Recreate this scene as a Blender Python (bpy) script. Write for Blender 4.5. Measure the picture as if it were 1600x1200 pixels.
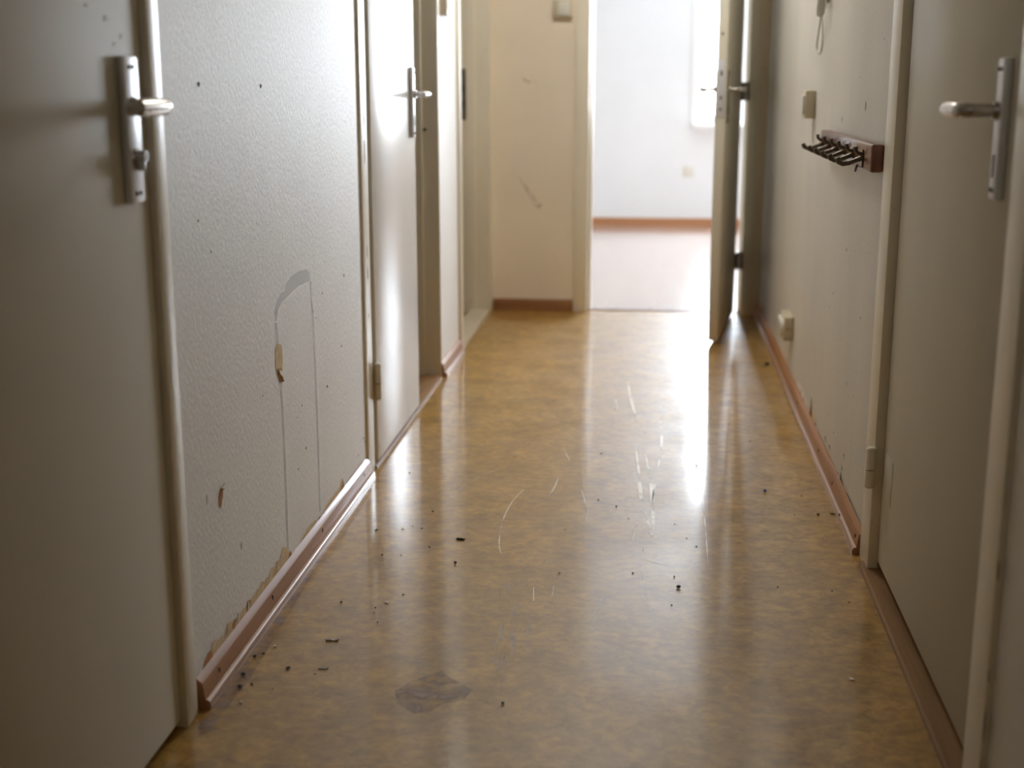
import bpy, bmesh, math, random
from mathutils import Vector, Matrix
random.seed(7)
for o in list(bpy.data.objects):
    bpy.data.objects.remove(o, do_unlink=True)
S = bpy.context.scene
C = S.collection

# ------------------------------------------------------------------ camera
CAM_H = 1.10
F_PX = 2060.0                       # focal length in pixels of a 1600 px wide frame
VPX, VPY = 1027.0, 128.0            # where the corridor's axis vanishes
d = Vector((VPX - 800, F_PX, 600 - VPY)).normalized()
u = Vector((0, -d.z, d.y)).normalized()
x = d.cross(u)
right = Vector((x.x, d.x, u.x)); fwd = Vector((x.y, d.y, u.y)); up = Vector((x.z, d.z, u.z))
cam_d = bpy.data.cameras.new('camera')
cam = bpy.data.objects.new('camera', cam_d); C.objects.link(cam)
m = Matrix((right, up, -fwd)).transposed().to_4x4()
m.translation = (0, 0, CAM_H)
cam.matrix_world = m
cam_d.sensor_width = 36.0
cam_d.lens = F_PX / 1600 * 36.0
cam_d.clip_start = 0.02
cam_d.dof.use_dof = True
cam_d.dof.focus_distance = 2.95
cam_d.dof.aperture_fstop = 2.5
S.camera = cam

# ------------------------------------------------------------------ world: bright overcast sky over grey ground
W = bpy.data.worlds.new('overcast'); S.world = W; W.use_nodes = True
nt = W.node_tree; nt.nodes.clear()
wo = nt.nodes.new('ShaderNodeOutputWorld'); bg = nt.nodes.new('ShaderNodeBackground')
tc = nt.nodes.new('ShaderNodeTexCoord'); sx = nt.nodes.new('ShaderNodeSeparateXYZ'); rp = nt.nodes.new('ShaderNodeValToRGB')
nt.links.new(tc.outputs['Generated'], sx.inputs[0])
mr = nt.nodes.new('ShaderNodeMapRange'); mr.inputs[1].default_value = -1; mr.inputs[2].default_value = 1
nt.links.new(sx.outputs[2], mr.inputs[0]); nt.links.new(mr.outputs[0], rp.inputs[0])
rp.color_ramp.elements[0].position = 0.47; rp.color_ramp.elements[0].color = (.50, .51, .50, 1)
rp.color_ramp.elements[1].position = 0.52; rp.color_ramp.elements[1].color = (.84, .93, 1.04, 1)
nt.links.new(rp.outputs[0], bg.inputs[0]); bg.inputs[1].default_value = 54.0
nt.links.new(bg.outputs[0], wo.inputs[0])

def portal(name, loc, rot, sx_, sy_):
    l = bpy.data.lights.new(name, 'AREA'); l.shape = 'RECTANGLE'; l.size = sx_; l.size_y = sy_
    l.cycles.is_portal = True
    o = bpy.data.objects.new(name, l); C.objects.link(o); o.location = loc; o.rotation_euler = rot
    o['kind'] = 'helper'
    return o
PI = math.pi
portal('daylight_portal', (1.215, 10.66, 1.505), (-PI/2, 0, 0), 1.72, 1.34)

S.view_settings.view_transform = 'Standard'
S.view_settings.look = 'None'
S.view_settings.gamma = 1.0
S.view_settings.use_curve_mapping = False
S.view_settings.exposure = 0.18
S.cycles.max_bounces = 14
S.cycles.diffuse_bounces = 10
S.cycles.glossy_bounces = 6
S.cycles.transparent_max_bounces = 12
S.cycles.caustics_reflective = False
S.cycles.sample_clamp_indirect = 8.0

# ------------------------------------------------------------------ materials
def L(nt, a, b): nt.links.new(a, b)
def mat(name, col, rough=.5, metal=0., var=0., vscale=4., vstretch=(1, 1, 1), bump=0., bscale=200., bstretch=(1, 1, 1),
        spots=0., grain=0., spec=.5, col2=None, rvar=0., alpha_noise=None, alpha=1., coat=0.):
    M = bpy.data.materials.new(name); M.use_nodes = True
    t = M.node_tree; b = t.nodes['Principled BSDF']
    b.inputs['Roughness'].default_value = rough; b.inputs['Metallic'].default_value = metal
    b.inputs['Specular IOR Level'].default_value = spec
    b.inputs['Coat Weight'].default_value = coat
    b.inputs['Alpha'].default_value = alpha
    b.inputs['Coat Roughness'].default_value = .1
    b.inputs['Base Color'].default_value = (*col, 1)
    g = t.nodes.new('ShaderNodeNewGeometry')
    def nz(scale, st, detail=4., r=.55):
        mp = t.nodes.new('ShaderNodeMapping'); mp.inputs['Scale'].default_value = st
        L(t, g.outputs['Position'], mp.inputs[0])
        n = t.nodes.new('ShaderNodeTexNoise'); n.inputs['Scale'].default_value = scale
        n.inputs['Detail'].default_value = detail; n.inputs['Roughness'].default_value = r
        L(t, mp.outputs[0], n.inputs['Vector']); return n
    out = None
    if var or col2:
        n = nz(vscale, vstretch)
        r = t.nodes.new('ShaderNodeValToRGB')
        c2 = col2 if col2 else tuple(c * (1 - var) for c in col)
        r.color_ramp.elements[0].position = .33; r.color_ramp.elements[0].color = (*c2, 1)
        r.color_ramp.elements[1].position = .67; r.color_ramp.elements[1].color = (*col, 1)
        L(t, n.outputs[0], r.inputs[0]); out = r.outputs[0]
        if rvar:
            mr = t.nodes.new('ShaderNodeMapRange'); mr.inputs[3].default_value = rough - rvar; mr.inputs[4].default_value = rough + rvar
            mr.inputs[1].default_value = .3; mr.inputs[2].default_value = .7
            n3 = nz(vscale * .7, vstretch); L(t, n3.outputs[0], mr.inputs[0]); L(t, mr.outputs[0], b.inputs['Roughness'])
    if spots:
        n = nz(38, (1, 1, .8), 2.)
        r = t.nodes.new('ShaderNodeValToRGB')
        r.color_ramp.elements[0].position = .70; r.color_ramp.elements[0].color = (0, 0, 0, 1)
        r.color_ramp.elements[1].position = .78; r.color_ramp.elements[1].color = (spots,) * 3 + (1,)
        L(t, n.outputs[0], r.inputs[0])
        mx = t.nodes.new('ShaderNodeMix'); mx.data_type = 'RGBA'
        L(t, r.outputs[0], mx.inputs[0])
        if out: L(t, out, mx.inputs[6])
        else: mx.inputs[6].default_value = (*col, 1)
        mx.inputs[7].default_value = (.22, .19, .14, 1)
        out = mx.outputs[2]
    if grain:
        n = nz(330, (1, 1, .28), 2.)
        r = t.nodes.new('ShaderNodeMapRange'); r.inputs[1].default_value = .3; r.inputs[2].default_value = .7
        r.inputs[3].default_value = 1 - grain; r.inputs[4].default_value = 1 + grain * .6
        L(t, n.outputs[0], r.inputs[0])
        mx = t.nodes.new('ShaderNodeMix'); mx.data_type = 'RGBA'; mx.blend_type = 'MULTIPLY'; mx.inputs[0].default_value = 1.
        if out: L(t, out, mx.inputs[6])
        else: mx.inputs[6].default_value = (*col, 1)
        L(t, r.outputs[0], mx.inputs[7]); out = mx.outputs[2]
    if out: L(t, out, b.inputs['Base Color'])
    if bump:
        n = nz(bscale, bstretch, 3.)
        bp = t.nodes.new('ShaderNodeBump'); bp.inputs['Strength'].default_value = bump; bp.inputs['Distance'].default_value = .002
        L(t, n.outputs[0], bp.inputs['Height']); L(t, bp.outputs[0], b.inputs['Normal'])
    if alpha_noise:
        n = nz(alpha_noise[0], (1, alpha_noise[2] if len(alpha_noise) > 2 else 1, 1))
        r = t.nodes.new('ShaderNodeMapRange'); r.inputs[1].default_value = .38; r.inputs[2].default_value = .68
        r.inputs[3].default_value = 0; r.inputs[4].default_value = alpha_noise[1]
        L(t, n.outputs[0], r.inputs[0]); L(t, r.outputs[0], b.inputs['Alpha'])
    return M

MAT = dict(
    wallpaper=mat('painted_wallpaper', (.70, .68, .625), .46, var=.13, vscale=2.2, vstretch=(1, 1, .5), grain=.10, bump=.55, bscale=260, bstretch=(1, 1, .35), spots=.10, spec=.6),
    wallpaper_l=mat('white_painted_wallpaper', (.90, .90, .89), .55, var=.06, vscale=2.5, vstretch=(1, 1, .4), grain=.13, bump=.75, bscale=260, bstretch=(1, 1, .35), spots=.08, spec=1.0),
    wallpaper_end=mat('yellowed_wallpaper', (.84, .75, .61), .6, var=.08, vscale=2, bump=.4, bscale=170, bstretch=(1, 1, .35), spec=.35),
    ceiling=mat('ceiling_white', (.75, .74, .70), .8),
    room_white=mat('room_white', (.73, .76, .79), .7, var=.03),
    door=mat('cream_gloss_paint', (.62, .585, .49), .45, var=.06, vscale=3, vstretch=(1, 1, .25), bump=.10, bscale=60, bstretch=(1, 1, .3), spec=.02),
    door_white=mat('white_gloss_paint', (.86, .86, .85), .24, var=.04, vscale=3, vstretch=(1, 1, .25), bump=.08, bscale=60, bstretch=(1, 1, .3), rvar=.05, spec=.65),
    frame=mat('frame_cream_paint', (.80, .75, .62), .34, var=.08, vscale=9, vstretch=(1, 1, .2), spots=.25),
    rebate=mat('bare_rebate_brown', (.42, .33, .20), .6, var=.3, vscale=20),
    wood=mat('skirting_wood', (.42, .21, .095), .5, col2=(.33, .155, .065), vscale=26, vstretch=(1, .06, 1), bump=.15, bscale=120, bstretch=(1, .06, 1), spec=.2, coat=.12),
    shoe=mat('skirting_moulding_wood', (.42, .24, .15), .30, col2=(.33, .18, .11), vscale=26, vstretch=(1, .06, 1), coat=.4),
    wood_end=mat('end_skirting_wood', (.30, .14, .05), .35, col2=(.20, .085, .03), vscale=26, vstretch=(.06, 1, 1)),
    room_wood=mat('room_skirting_wood', (.42, .20, .09), .4, col2=(.36, .16, .07), vscale=20, vstretch=(.06, 1, 1)),
    thresh=mat('threshold_wood', (.31, .175, .075), .45, col2=(.20, .105, .04), vscale=30, vstretch=(1, .07, 1), spec=.2),
    thresh_paint=mat('painted_threshold', (.58, .52, .40), .4, var=.1, vscale=10),
    hookwood=mat('mahogany_stained_wood', (.20, .075, .04), .34, col2=(.13, .04, .02), vscale=40, vstretch=(1, .07, 1), coat=.5),
    laminate=mat('room_laminate', (.46, .37, .33), .22, col2=(.40, .31, .27), vscale=12, vstretch=(1, .08, 1), coat=.7),
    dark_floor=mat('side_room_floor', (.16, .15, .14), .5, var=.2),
    chrome=mat('brushed_aluminium', (.70, .71, .75), .36, .35, var=.06, vscale=60, vstretch=(1, 1, .1)),
    zinc=mat('zinc_plate', (.62, .62, .64), .45, .35),
    steel=mat('dull_nickel', (.50, .475, .45), .26, 1.),
    iron=mat('dark_bronze_iron', (.16, .135, .11), .34, 1., var=.2, vscale=60),
    dark=mat('dark_hole', (.02, .018, .015), .8),
    plastic=mat('aged_ivory_plastic', (.58, .52, .38), .38, var=.05),
    plastic_w=mat('pale_plastic', (.66, .65, .58), .35, var=.03),
    pvc=mat('white_window_pvc', (.82, .83, .84), .3),
    bare=mat('torn_paper_brown', (.55, .31, .15), .9, col2=(.45, .23, .10), vscale=60, spec=.05),
    tan=mat('torn_paper_tan', (.80, .66, .45), .9, col2=(.68, .52, .31), vscale=60, spec=.1),
    paper=mat('torn_paper_white', (.84, .81, .76), .6),
    grey_mark=mat('grey_scuff', (.64, .65, .70), .55, spec=.9, alpha=.36),
    pencil=mat('pencil_line', (.56, .57, .60), .55, spec=.9, alpha=.38),
    speck=mat('dirt_speck', (.09, .07, .05), .9),
    brown_smudge=mat('brown_smudge', (.46, .37, .25), .8, alpha_noise=(12, .55)),
    yellow=mat('yellow_stain', (.88, .74, .22), .7, alpha_noise=(12, 1.6)),
    crumb_dark=mat('dark_crumb', (.05, .04, .03), .8),
    crumb_white=mat('plaster_crumb', (.78, .74, .66), .8),
    crumb_grey=mat('grey_flake', (.34, .29, .24), .7, var=.3, vscale=90),
    crumb_blue=mat('blue_crumb', (.02, .06, .22), .5),
    cable=mat('grey_cable', (.42, .43, .38), .45),
    scratch=mat('floor_scratch', (.95, .90, .80), .30, spec=.9, alpha_noise=(7, 1.8)),
    scuff=mat('floor_scuff', (.85, .78, .74), .32, spec=.9, alpha_noise=(30, .45, .3)),
    stain=mat('floor_purple_stain', (.38, .29, .26), .26, spec=.7, alpha_noise=(26, .85)),
)

def lino():
    M = bpy.data.materials.new('ochre_linoleum'); M.use_nodes = True
    t = M.node_tree; b = t.nodes['Principled BSDF']
    g = t.nodes.new('ShaderNodeNewGeometry')
    def nz(scale, st=(1, 1, 1), det=4., r=.6, dist=0.):
        mp = t.nodes.new('ShaderNodeMapping'); mp.inputs['Scale'].default_value = st
        L(t, g.outputs['Position'], mp.inputs[0])
        n = t.nodes.new('ShaderNodeTexNoise'); n.inputs['Scale'].default_value = scale; n.inputs['Detail'].default_value = det
        n.inputs['Roughness'].default_value = r; n.inputs['Distortion'].default_value = dist
        L(t, mp.outputs[0], n.inputs['Vector']); return n.outputs[0]
    def ramp(src, p0, c0, p1, c1):
        r = t.nodes.new('ShaderNodeValToRGB')
        r.color_ramp.elements[0].position = p0; r.color_ramp.elements[0].color = (*c0, 1)
        r.color_ramp.elements[1].position = p1; r.color_ramp.elements[1].color = (*c1, 1)
        L(t, src, r.inputs[0]); return r.outputs[0]
    def mix(f, a, bb, typ='MIX'):
        x = t.nodes.new('ShaderNodeMix'); x.data_type = 'RGBA'; x.blend_type = typ
        if isinstance(f, float): x.inputs[0].default_value = f
        else: L(t, f, x.inputs[0])
        L(t, a, x.inputs[6]); L(t, bb, x.inputs[7]); return x.outputs[2]
    base = ramp(nz(34, (1, 1.15, 1), 5, .62, .6), .34, (.28, .147, .022), .66, (.48, .285, .056))
    big = ramp(nz(9, (1, 1.1, 1), 5, .65, .4), .36, (.74, .71, .66), .64, (1.14, 1.12, 1.10))
    c = mix(1.0, base, big, 'MULTIPLY')
    fleck = ramp(nz(70, (1, 1.6, 1), 3), .60, (0, 0, 0), .70, (.45, .45, .45))
    pale = t.nodes.new('ShaderNodeRGB'); pale.outputs[0].default_value = (.48, .33, .12, 1)
    c = mix(fleck, c, pale.outputs[0])
    L(t, c, b.inputs['Base Color'])
    rr = t.nodes.new('ShaderNodeMapRange'); rr.inputs[1].default_value = .3; rr.inputs[2].default_value = .7
    rr.inputs[3].default_value = .34; rr.inputs[4].default_value = .48
    L(t, nz(5, (1, 1, 1), 5), rr.inputs[0]); L(t, rr.outputs[0], b.inputs['Roughness'])
    b.inputs['Specular IOR Level'].default_value = .5
    b.inputs['Coat Weight'].default_value = .75; b.inputs['Coat Roughness'].default_value = .11; b.inputs['Coat IOR'].default_value = 1.62
    bp = t.nodes.new('ShaderNodeBump'); bp.inputs['Strength'].default_value = .05; bp.inputs['Distance'].default_value = .004
    L(t, nz(11, (1, 1.4, 1), 3), bp.inputs['Height'])
    L(t, bp.outputs[0], b.inputs['Normal']); L(t, bp.outputs[0], b.inputs['Coat Normal'])
    return M
MAT['lino'] = lino()

def glass():
    M = bpy.data.materials.new('window_glass'); M.use_nodes = True
    t = M.node_tree; t.nodes.clear()
    o = t.nodes.new('ShaderNodeOutputMaterial'); mx = t.nodes.new('ShaderNodeMixShader'); mx.inputs[0].default_value = .06
    a = t.nodes.new('ShaderNodeBsdfTransparent'); g = t.nodes.new('ShaderNodeBsdfGlossy'); g.inputs['Roughness'].default_value = .02
    L(t, a.outputs[0], mx.inputs[1]); L(t, g.outputs[0], mx.inputs[2]); L(t, mx.outputs[0], o.inputs[0])
    return M
MAT['glass'] = glass()

# ------------------------------------------------------------------ mesh helpers
class MB:
    def __init__(s): s.bm = bmesh.new()
    def box(s, x0, x1, y0, y1, z0, z1, bev=0., seg=2):
        r = bmesh.ops.create_cube(s.bm, size=1.0)
        vs = r['verts']
        for v in vs:
            v.co = Vector((x0 + (v.co.x + .5) * (x1 - x0), y0 + (v.co.y + .5) * (y1 - y0), z0 + (v.co.z + .5) * (z1 - z0)))
        if bev:
            es = list({e for v in vs for e in v.link_edges})
            bmesh.ops.bevel(s.bm, geom=es, offset=bev, segments=seg, affect='EDGES', profile=.5)
        return s
    def prism(s, prof, axis, a0, a1):
        """prof: 2D outline; axis 'y': points are (x,z) extruded along y; 'x': (y,z) along x; 'z': (x,y) along z"""
        def P(p, a):
            return {'y': (p[0], a, p[1]), 'x': (a, p[0], p[1]), 'z': (p[0], p[1], a)}[axis]
        A = [s.bm.verts.new(P(p, a0)) for p in prof]; B = [s.bm.verts.new(P(p, a1)) for p in prof]
        n = len(prof)
        for i in range(n): s.bm.faces.new((A[i], A[(i + 1) % n], B[(i + 1) % n], B[i]))
        s.bm.faces.new(A[::-1]); s.bm.faces.new(B)
        return s
    def tube(s, pts, radii, n=14, squash=None):
        pts = [Vector(p) for p in pts]
        if not isinstance(radii, (list, tuple)): radii = [radii] * len(pts)
        rings = []; ref = None
        for i, p in enumerate(pts):
            t = (pts[min(i + 1, len(pts) - 1)] - pts[max(i - 1, 0)]).normalized()
            if ref is None:
                ref = Vector((0, 0, 1)) if abs(t.z) < .9 else Vector((0, 1, 0))
            a = (ref - t * ref.dot(t)).normalized(); bb = t.cross(a); ref = a
            k = squash if squash else 1.
            rings.append([s.bm.verts.new(p + radii[i] * (math.cos(q) * a * k + math.sin(q) * bb)) for q in [2 * PI * j / n for j in range(n)]])
        for A, B in zip(rings, rings[1:]):
            for j in range(n): s.bm.faces.new((A[j], A[(j + 1) % n], B[(j + 1) % n], B[j]))
        s.bm.faces.new(rings[0][::-1]); s.bm.faces.new(rings[-1])
        return s
    def poly(s, pts):
        s.bm.faces.new([s.bm.verts.new(p) for p in pts]); return s
    def xf(s, fn):
        for v in s.bm.verts: v.co = Vector(fn(v.co))
        return s
    def build(s, name, material, parent=None, smooth=True):
        bm = s.bm
        bmesh.ops.recalc_face_normals(bm, faces=bm.faces)
        me = bpy.data.meshes.new(name)
        lo = Vector([min(v.co[i] for v in bm.verts) for i in range(3)]); hi = Vector([max(v.co[i] for v in bm.verts) for i in range(3)])
        c = Vector(((lo.x + hi.x) / 2, (lo.y + hi.y) / 2, lo.z))
        for v in bm.verts: v.co -= c
        bm.to_mesh(me); bm.free()
        me.materials.append(MAT[material])
        if smooth:
            for p in me.polygons: p.use_smooth = True
            me.set_sharp_from_angle(angle=math.radians(35))
        o = bpy.data.objects.new(name, me); C.objects.link(o)
        w = Vector((0, 0, 0)); q = parent
        while q: w += q.location; q = q.parent
        o.location = c - w; o.parent = parent
        return o
def tag(o, label, cat=None, group=None, kind=None):
    o['label'] = label
    if cat: o['category'] = cat
    if group: o['group'] = group
    if kind: o['kind'] = kind
    return o
def empty(name, loc):
    o = bpy.data.objects.new(name, None); C.objects.link(o); o.location = loc; o.empty_display_size = .1
    return o

# ------------------------------------------------------------------ dimensions (metres)
XL, XR = -.797, .515                # corridor wall faces
YE = 6.40                           # end wall face
YB = -2.2                           # back of the corridor, behind the viewer
T = .13                             # wall thickness
ZC = 2.5                            # ceiling
HD = 2.04                           # head of the door openings
# openings
D1 = (1.22, 2.037)                   # near door in left wall
D2 = (3.63, 4.85)                   # ajar white door in left wall
D3 = (5.41, 6.31)                   # open doorway beside the end wall
D4 = (1.965, 2.925)                 # near door in right wall
DE = (-.318, .422)                   # doorway in the end wall
RM = (-2.0, 2.9, 6.40 + T, 10.40)   # lit room beyond
WX0, WX1, WZ0, WZ1 = .335, 2.07, .81, 2.17   # its window

# ------------------------------------------------------------------ setting
floor = MB().box(XL - T, XR + T, YB - T, YE + .055, -.10, 0).build('floor', 'lino', smooth=False)
tag(floor, 'scuffed glossy ochre linoleum floor of the corridor', 'floor', kind='structure')
fl2 = MB().box(RM[0] - T, RM[1] + T, YE + .055, RM[3] + T, -.10, .001).build('floor_room', 'laminate', smooth=False)
tag(fl2, 'reddish wood floor of the bright room beyond the doorway', 'floor', kind='structure')
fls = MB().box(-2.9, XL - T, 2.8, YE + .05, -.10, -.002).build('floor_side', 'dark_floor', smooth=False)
tag(fls, 'dark floor of the side rooms behind the open doorways', 'floor', kind='structure')
ce = MB().box(XL - T, XR + T, YB - T, YE + T, ZC, ZC + .1).build('ceiling', 'ceiling', smooth=False)
tag(ce, 'white ceiling above the corridor', 'ceiling', kind='structure')
ce2 = MB().box(RM[0] - T, RM[1] + T, RM[2], RM[3] + T, ZC, ZC + .1).build('ceiling_room', 'room_white', smooth=False)
tag(ce2, 'white ceiling of the bright room beyond', 'ceiling', kind='structure')
ce3 = MB().box(-2.9, XL - T, 2.8, YE, ZC, ZC + .1).build('ceiling_side', 'ceiling', smooth=False)
tag(ce3, 'ceiling of the side rooms behind the open doorways', 'ceiling', kind='structure')

w = MB()
Q = .006                            # the masonry openings are a little wider than the frames' clear openings
for a, b in ((YB, D1[0] - Q), (D1[1] + Q, D2[0] - Q), (D2[1] + Q, D3[0] - Q), (D3[1] + Q, YE)):
    w.box(XL - T, XL, a, b, 0, ZC)
for a, b in (D1, D2, D3): w.box(XL - T, XL, a - Q, b + Q, HD, ZC)
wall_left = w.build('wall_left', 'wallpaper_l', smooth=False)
tag(wall_left, 'off-white textured wallpaper wall with pencil outline and torn spots', 'wall', kind='structure')
w = MB()
for a, b in ((YB, D4[0] - Q), (D4[1] + Q, YE)): w.box(XR, XR + T, a, b, 0, ZC)
w.box(XR, XR + T, D4[0] - Q, D4[1] + Q, HD, ZC)
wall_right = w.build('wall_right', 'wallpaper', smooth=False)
tag(wall_right, 'grubby beige wallpaper wall with nail holes and hook rail', 'wall', kind='structure')
w = MB()
w.box(-3.0, DE[0] - Q, YE, YE + T, 0, ZC).box(DE[1] + Q, RM[1], YE, YE + T, 0, ZC).box(DE[0] - Q, DE[1] + Q, YE, YE + T, HD, ZC)
wall_end = w.build('wall_end', 'wallpaper_end', smooth=False)
tag(wall_end, 'yellowed beige wall at the far end of the corridor', 'wall', kind='structure')
w = MB().box(XL - T, XR + T, YB - T, YB, 0, ZC).build('wall_back', 'wallpaper', smooth=False)
tag(w, 'wallpapered wall closing the corridor behind the viewer', 'wall', kind='structure')
w = MB()
w.box(RM[0] - T, RM[1] + T, RM[3], RM[3] + .28, 0, WZ0).box(RM[0] - T, RM[1] + T, RM[3], RM[3] + .28, WZ1, ZC)
w.box(RM[0] - T, WX0, RM[3], RM[3] + .28, WZ0, WZ1).box(WX1, RM[1] + T, RM[3], RM[3] + .28, WZ0, WZ1)
tag(w.build('wall_room_back', 'room_white', smooth=False), 'white window wall of the bright room beyond', 'wall', kind='structure')
tag(MB().box(RM[0] - T, RM[0], RM[2], RM[3], 0, ZC).build('wall_room_left', 'room_white', smooth=False), 'white side wall of the bright room, away from the window', 'wall', kind='structure')
tag(MB().box(RM[1], RM[1] + T, RM[2], RM[3], 0, ZC).build('wall_room_right', 'room_white', smooth=False), 'white side wall of the bright room, beside the window', 'wall', kind='structure')
w = MB().box(-2.9, XL - T, 2.7, 2.8, 0, ZC).box(-2.9, XL - T, 5.05, 5.15, 0, ZC).box(-3.0, -2.9, 2.7, YE + T, 0, ZC)
tag(w.build('wall_side', 'wallpaper_end', smooth=False), 'walls of the dim side rooms behind the open doorways', 'wall', kind='structure')
# behind doors 1 and 4: closed closets
w = MB().box(XL - T - .06, XL - T, D1[0] - .1, D1[1] + .1, 0, ZC).build('wall_closet_left', 'rebate', smooth=False)
tag(w, 'dark backing behind the closed near door with the key cylinder', 'wall', kind='structure')
w = MB().box(XR + T, XR + T + .06, D4[0] - .1, D4[1] + .1, 0, ZC).build('wall_closet_right', 'rebate', smooth=False)
tag(w, 'dark backing behind the closed near door beside the hook rail', 'wall', kind='structure')

# ------------------------------------------------------------------ door frames
def frame_y(name, label, side, y0, y1, fw0, fw1, proud=.010, stop=.03, rail=True):
    """frame of an opening in a wall that runs along y; side -1 left wall, +1 right wall"""
    X = XL if side < 0 else XR
    def bx(mb, a, b, *r):           # a,b measured outwards from the wall face into the corridor (negative = into the wall)
        xa, xb = X - side * a, X - side * b
        return mb.box(min(xa, xb), max(xa, xb), *r)
    e = empty(name, (X, (y0 + y1) / 2, 0))
    j = bx(MB(), -T - .01, proud, y0 - fw0, y0, 0, HD + .05, .003).build('jamb', 'frame', e)
    s = bx(MB(), -T - .01, -.055, y0 + .0005, y0 + .014, 0, HD, .002).build('door_stop', 'frame', j)
    j2 = bx(MB(), -T - .01, proud, y1, y1 + fw1, 0, HD + .05, .003).build('jamb', 'frame', e)
    s = bx(MB(), -T - .01, -.055, y1 - .014, y1 - .0005, 0, HD, .002).build('door_stop', 'frame', j2)
    bx(MB(), -T - .01, proud, y0 + .0005, y1 - .0005, HD - .012, HD + .05, .003).build('head_rail', 'frame', e)
    tag(e, label, 'door frame', kind='structure')
    return e
t1 = frame_y('trim_1', 'narrow cream frame round the near door with the key cylinder', -1, D1[0], D1[1], .07, .054)
t2 = frame_y('trim_2', 'chipped cream frame round the bright white ajar door', -1, D2[0], D2[1], .085, .012, proud=.006)
t3 = frame_y('trim_3', 'cream frame of the open doorway beside the end wall', -1, D3[0], D3[1], .065, .055, proud=.012)
t4 = frame_y('trim_4', 'grimy cream frame round the near door beside the hook rail', 1, D4[0], D4[1], .10, .115)
# bare brown rebates showing in the gap beside the two near doors
for tr, X0, X1, y0, y1 in ((t1, XL - .05, XL - .012, D1[1] - .004, D1[1] - .0003),):
    MB().box(X0, X1, y0, y1, .005, HD - .02).build('rebate_strip', 'rebate', tr)
MB().box(XR + .012, XR + .05, D4[1] - .004, D4[1] - .0003, .005, HD - .02).build('rebate_strip', 'rebate', t4)
# end doorway frame
e = empty('trim_5', ((DE[0] + DE[1]) / 2, YE, 0))
ja = MB().box(DE[0] - .068, DE[0], YE - .012, YE + T + .012, 0, HD + .05, .004).build('jamb', 'frame', e)
MB().box(DE[0] + .0005, DE[0] + .014, YE + .06, YE + T + .012, 0, HD, .002).build('door_stop', 'frame', ja)
jb = MB().box(DE[1], DE[1] + .056, YE - .012, YE + T + .012, 0, HD + .05, .004).build('jamb', 'frame', e)
MB().box(DE[1] - .005, DE[1] - .0005, YE + .06, YE + T + .012, 0, HD, .001).build('door_stop', 'frame', jb)
MB().box(DE[0] + .0005, DE[1] - .0005, YE - .012, YE + T + .012, HD - .012, HD + .05, .003).build('head_rail', 'frame', e)
MB().box(DE[0] - .0015, DE[0] + .0015, YE + .012, YE + .034, 1.03, 1.17).build('strike_plate', 'steel', ja)
tag(e, 'cream painted frame of the doorway to the bright room', 'door frame', kind='structure')
# strike plate with dark latch holes on the far jamb of doorway 3
sp = MB().box(XL - .134, XL - .098, D3[1] - .0185, D3[1] - .0145, .925, 1.16, .001).build('strike_plate', 'iron', t3)
for z0, z1 in ((1.055, 1.085), (.985, 1.015)):
    MB().box(XL - .122, XL - .106, D3[1] - .0192, D3[1] - .0183, z0, z1).build('latch_hole', 'dark', sp)
MB().tube([(XL - .045, D2[1] - .001, .93), (XL - .045, D2[1] - .004, .93)], .006, 10).build('bolt_hole', 'dark', t2)

# ------------------------------------------------------------------ thresholds
tag(MB().prism([(.493, .0), (.4935, .008), (.498, .012), (.538, .014), (.56, .014), (.56, 0)], 'y', D4[0] + .015, D4[1] + .05).build('trim_6', 'thresh'),
    'worn brown wooden threshold under the near door beside the hook rail', 'threshold', kind='structure')
tag(MB().prism([(XL + .012, .0), (XL + .010, .007), (XL + .003, .011), (XL - .10, .012), (XL - .10, 0)], 'y', D2[0] + .001, D2[1] - .001).build('trim_7', 'thresh'),
    'wooden threshold beside the bright white ajar door', 'threshold', kind='structure')
tag(MB().prism([(XL + .010, .0), (XL + .008, .012), (XL + .002, .016), (XL - .085, .018), (XL - .085, 0)], 'y', D3[0] + .001, D3[1] - .001).build('trim_8', 'thresh_paint'),
    'cream painted threshold of the open doorway beside the end wall', 'threshold', kind='structure')
tag(MB().box(DE[0] + .001, DE[1] - .001, YE + .045, YE + .065, -.001, .004).build('trim_9', 'hookwood'),
    'thin dark joint strip between linoleum and the bright room floor', 'threshold', kind='structure')

# ------------------------------------------------------------------ skirting boards
BP = [(0, 0), (.0165, 0), (.0160, .017), (.0122, .0465), (.0112, .0485), (0, .0580)]
SP = [(.0161, 0), (.0255, 0), (.0262, .005), (.0255, .009), (.0235, .0135), (.0205, .0158), (.0161, .0168)]
def skirting_y(name, label, side, y0, y1):
    X = XL if side < 0 else XR
    f = lambda pr: [(X - side * p[0], p[1]) for p in pr]
    b = MB().prism(f(BP), 'y', y0, y1).build(name, 'wood')
    MB().prism(f(SP), 'y', y0 + .001, y1 - .001).build('quarter_round', 'shoe', b)
    tag(b, label, 'skirting', kind='structure'); return b
bl = skirting_y('baseboard_left', 'glossy brown skirting below the torn wallpaper with pencil outline', -1, 2.112, 3.540)
skirting_y('baseboard_left_far', 'short pale-looking skirting between the ajar door and the open doorway', -1, D2[1] + .014, D3[0] - .068)
br = skirting_y('baseboard_right', 'brown skirting with nail holes along the hook rail wall', 1, D4[1] + .125, YE - .002)
tag(MB().prism([(YE, 0), (YE - .014, 0), (YE - .011, .052), (YE - .004, .060), (YE, .060)], 'x', XL + .018, DE[0] - .070).build('baseboard_end', 'wood_end'),
    'dark orange-brown skirting at the foot of the end wall', 'skirting', kind='structure')
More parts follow.
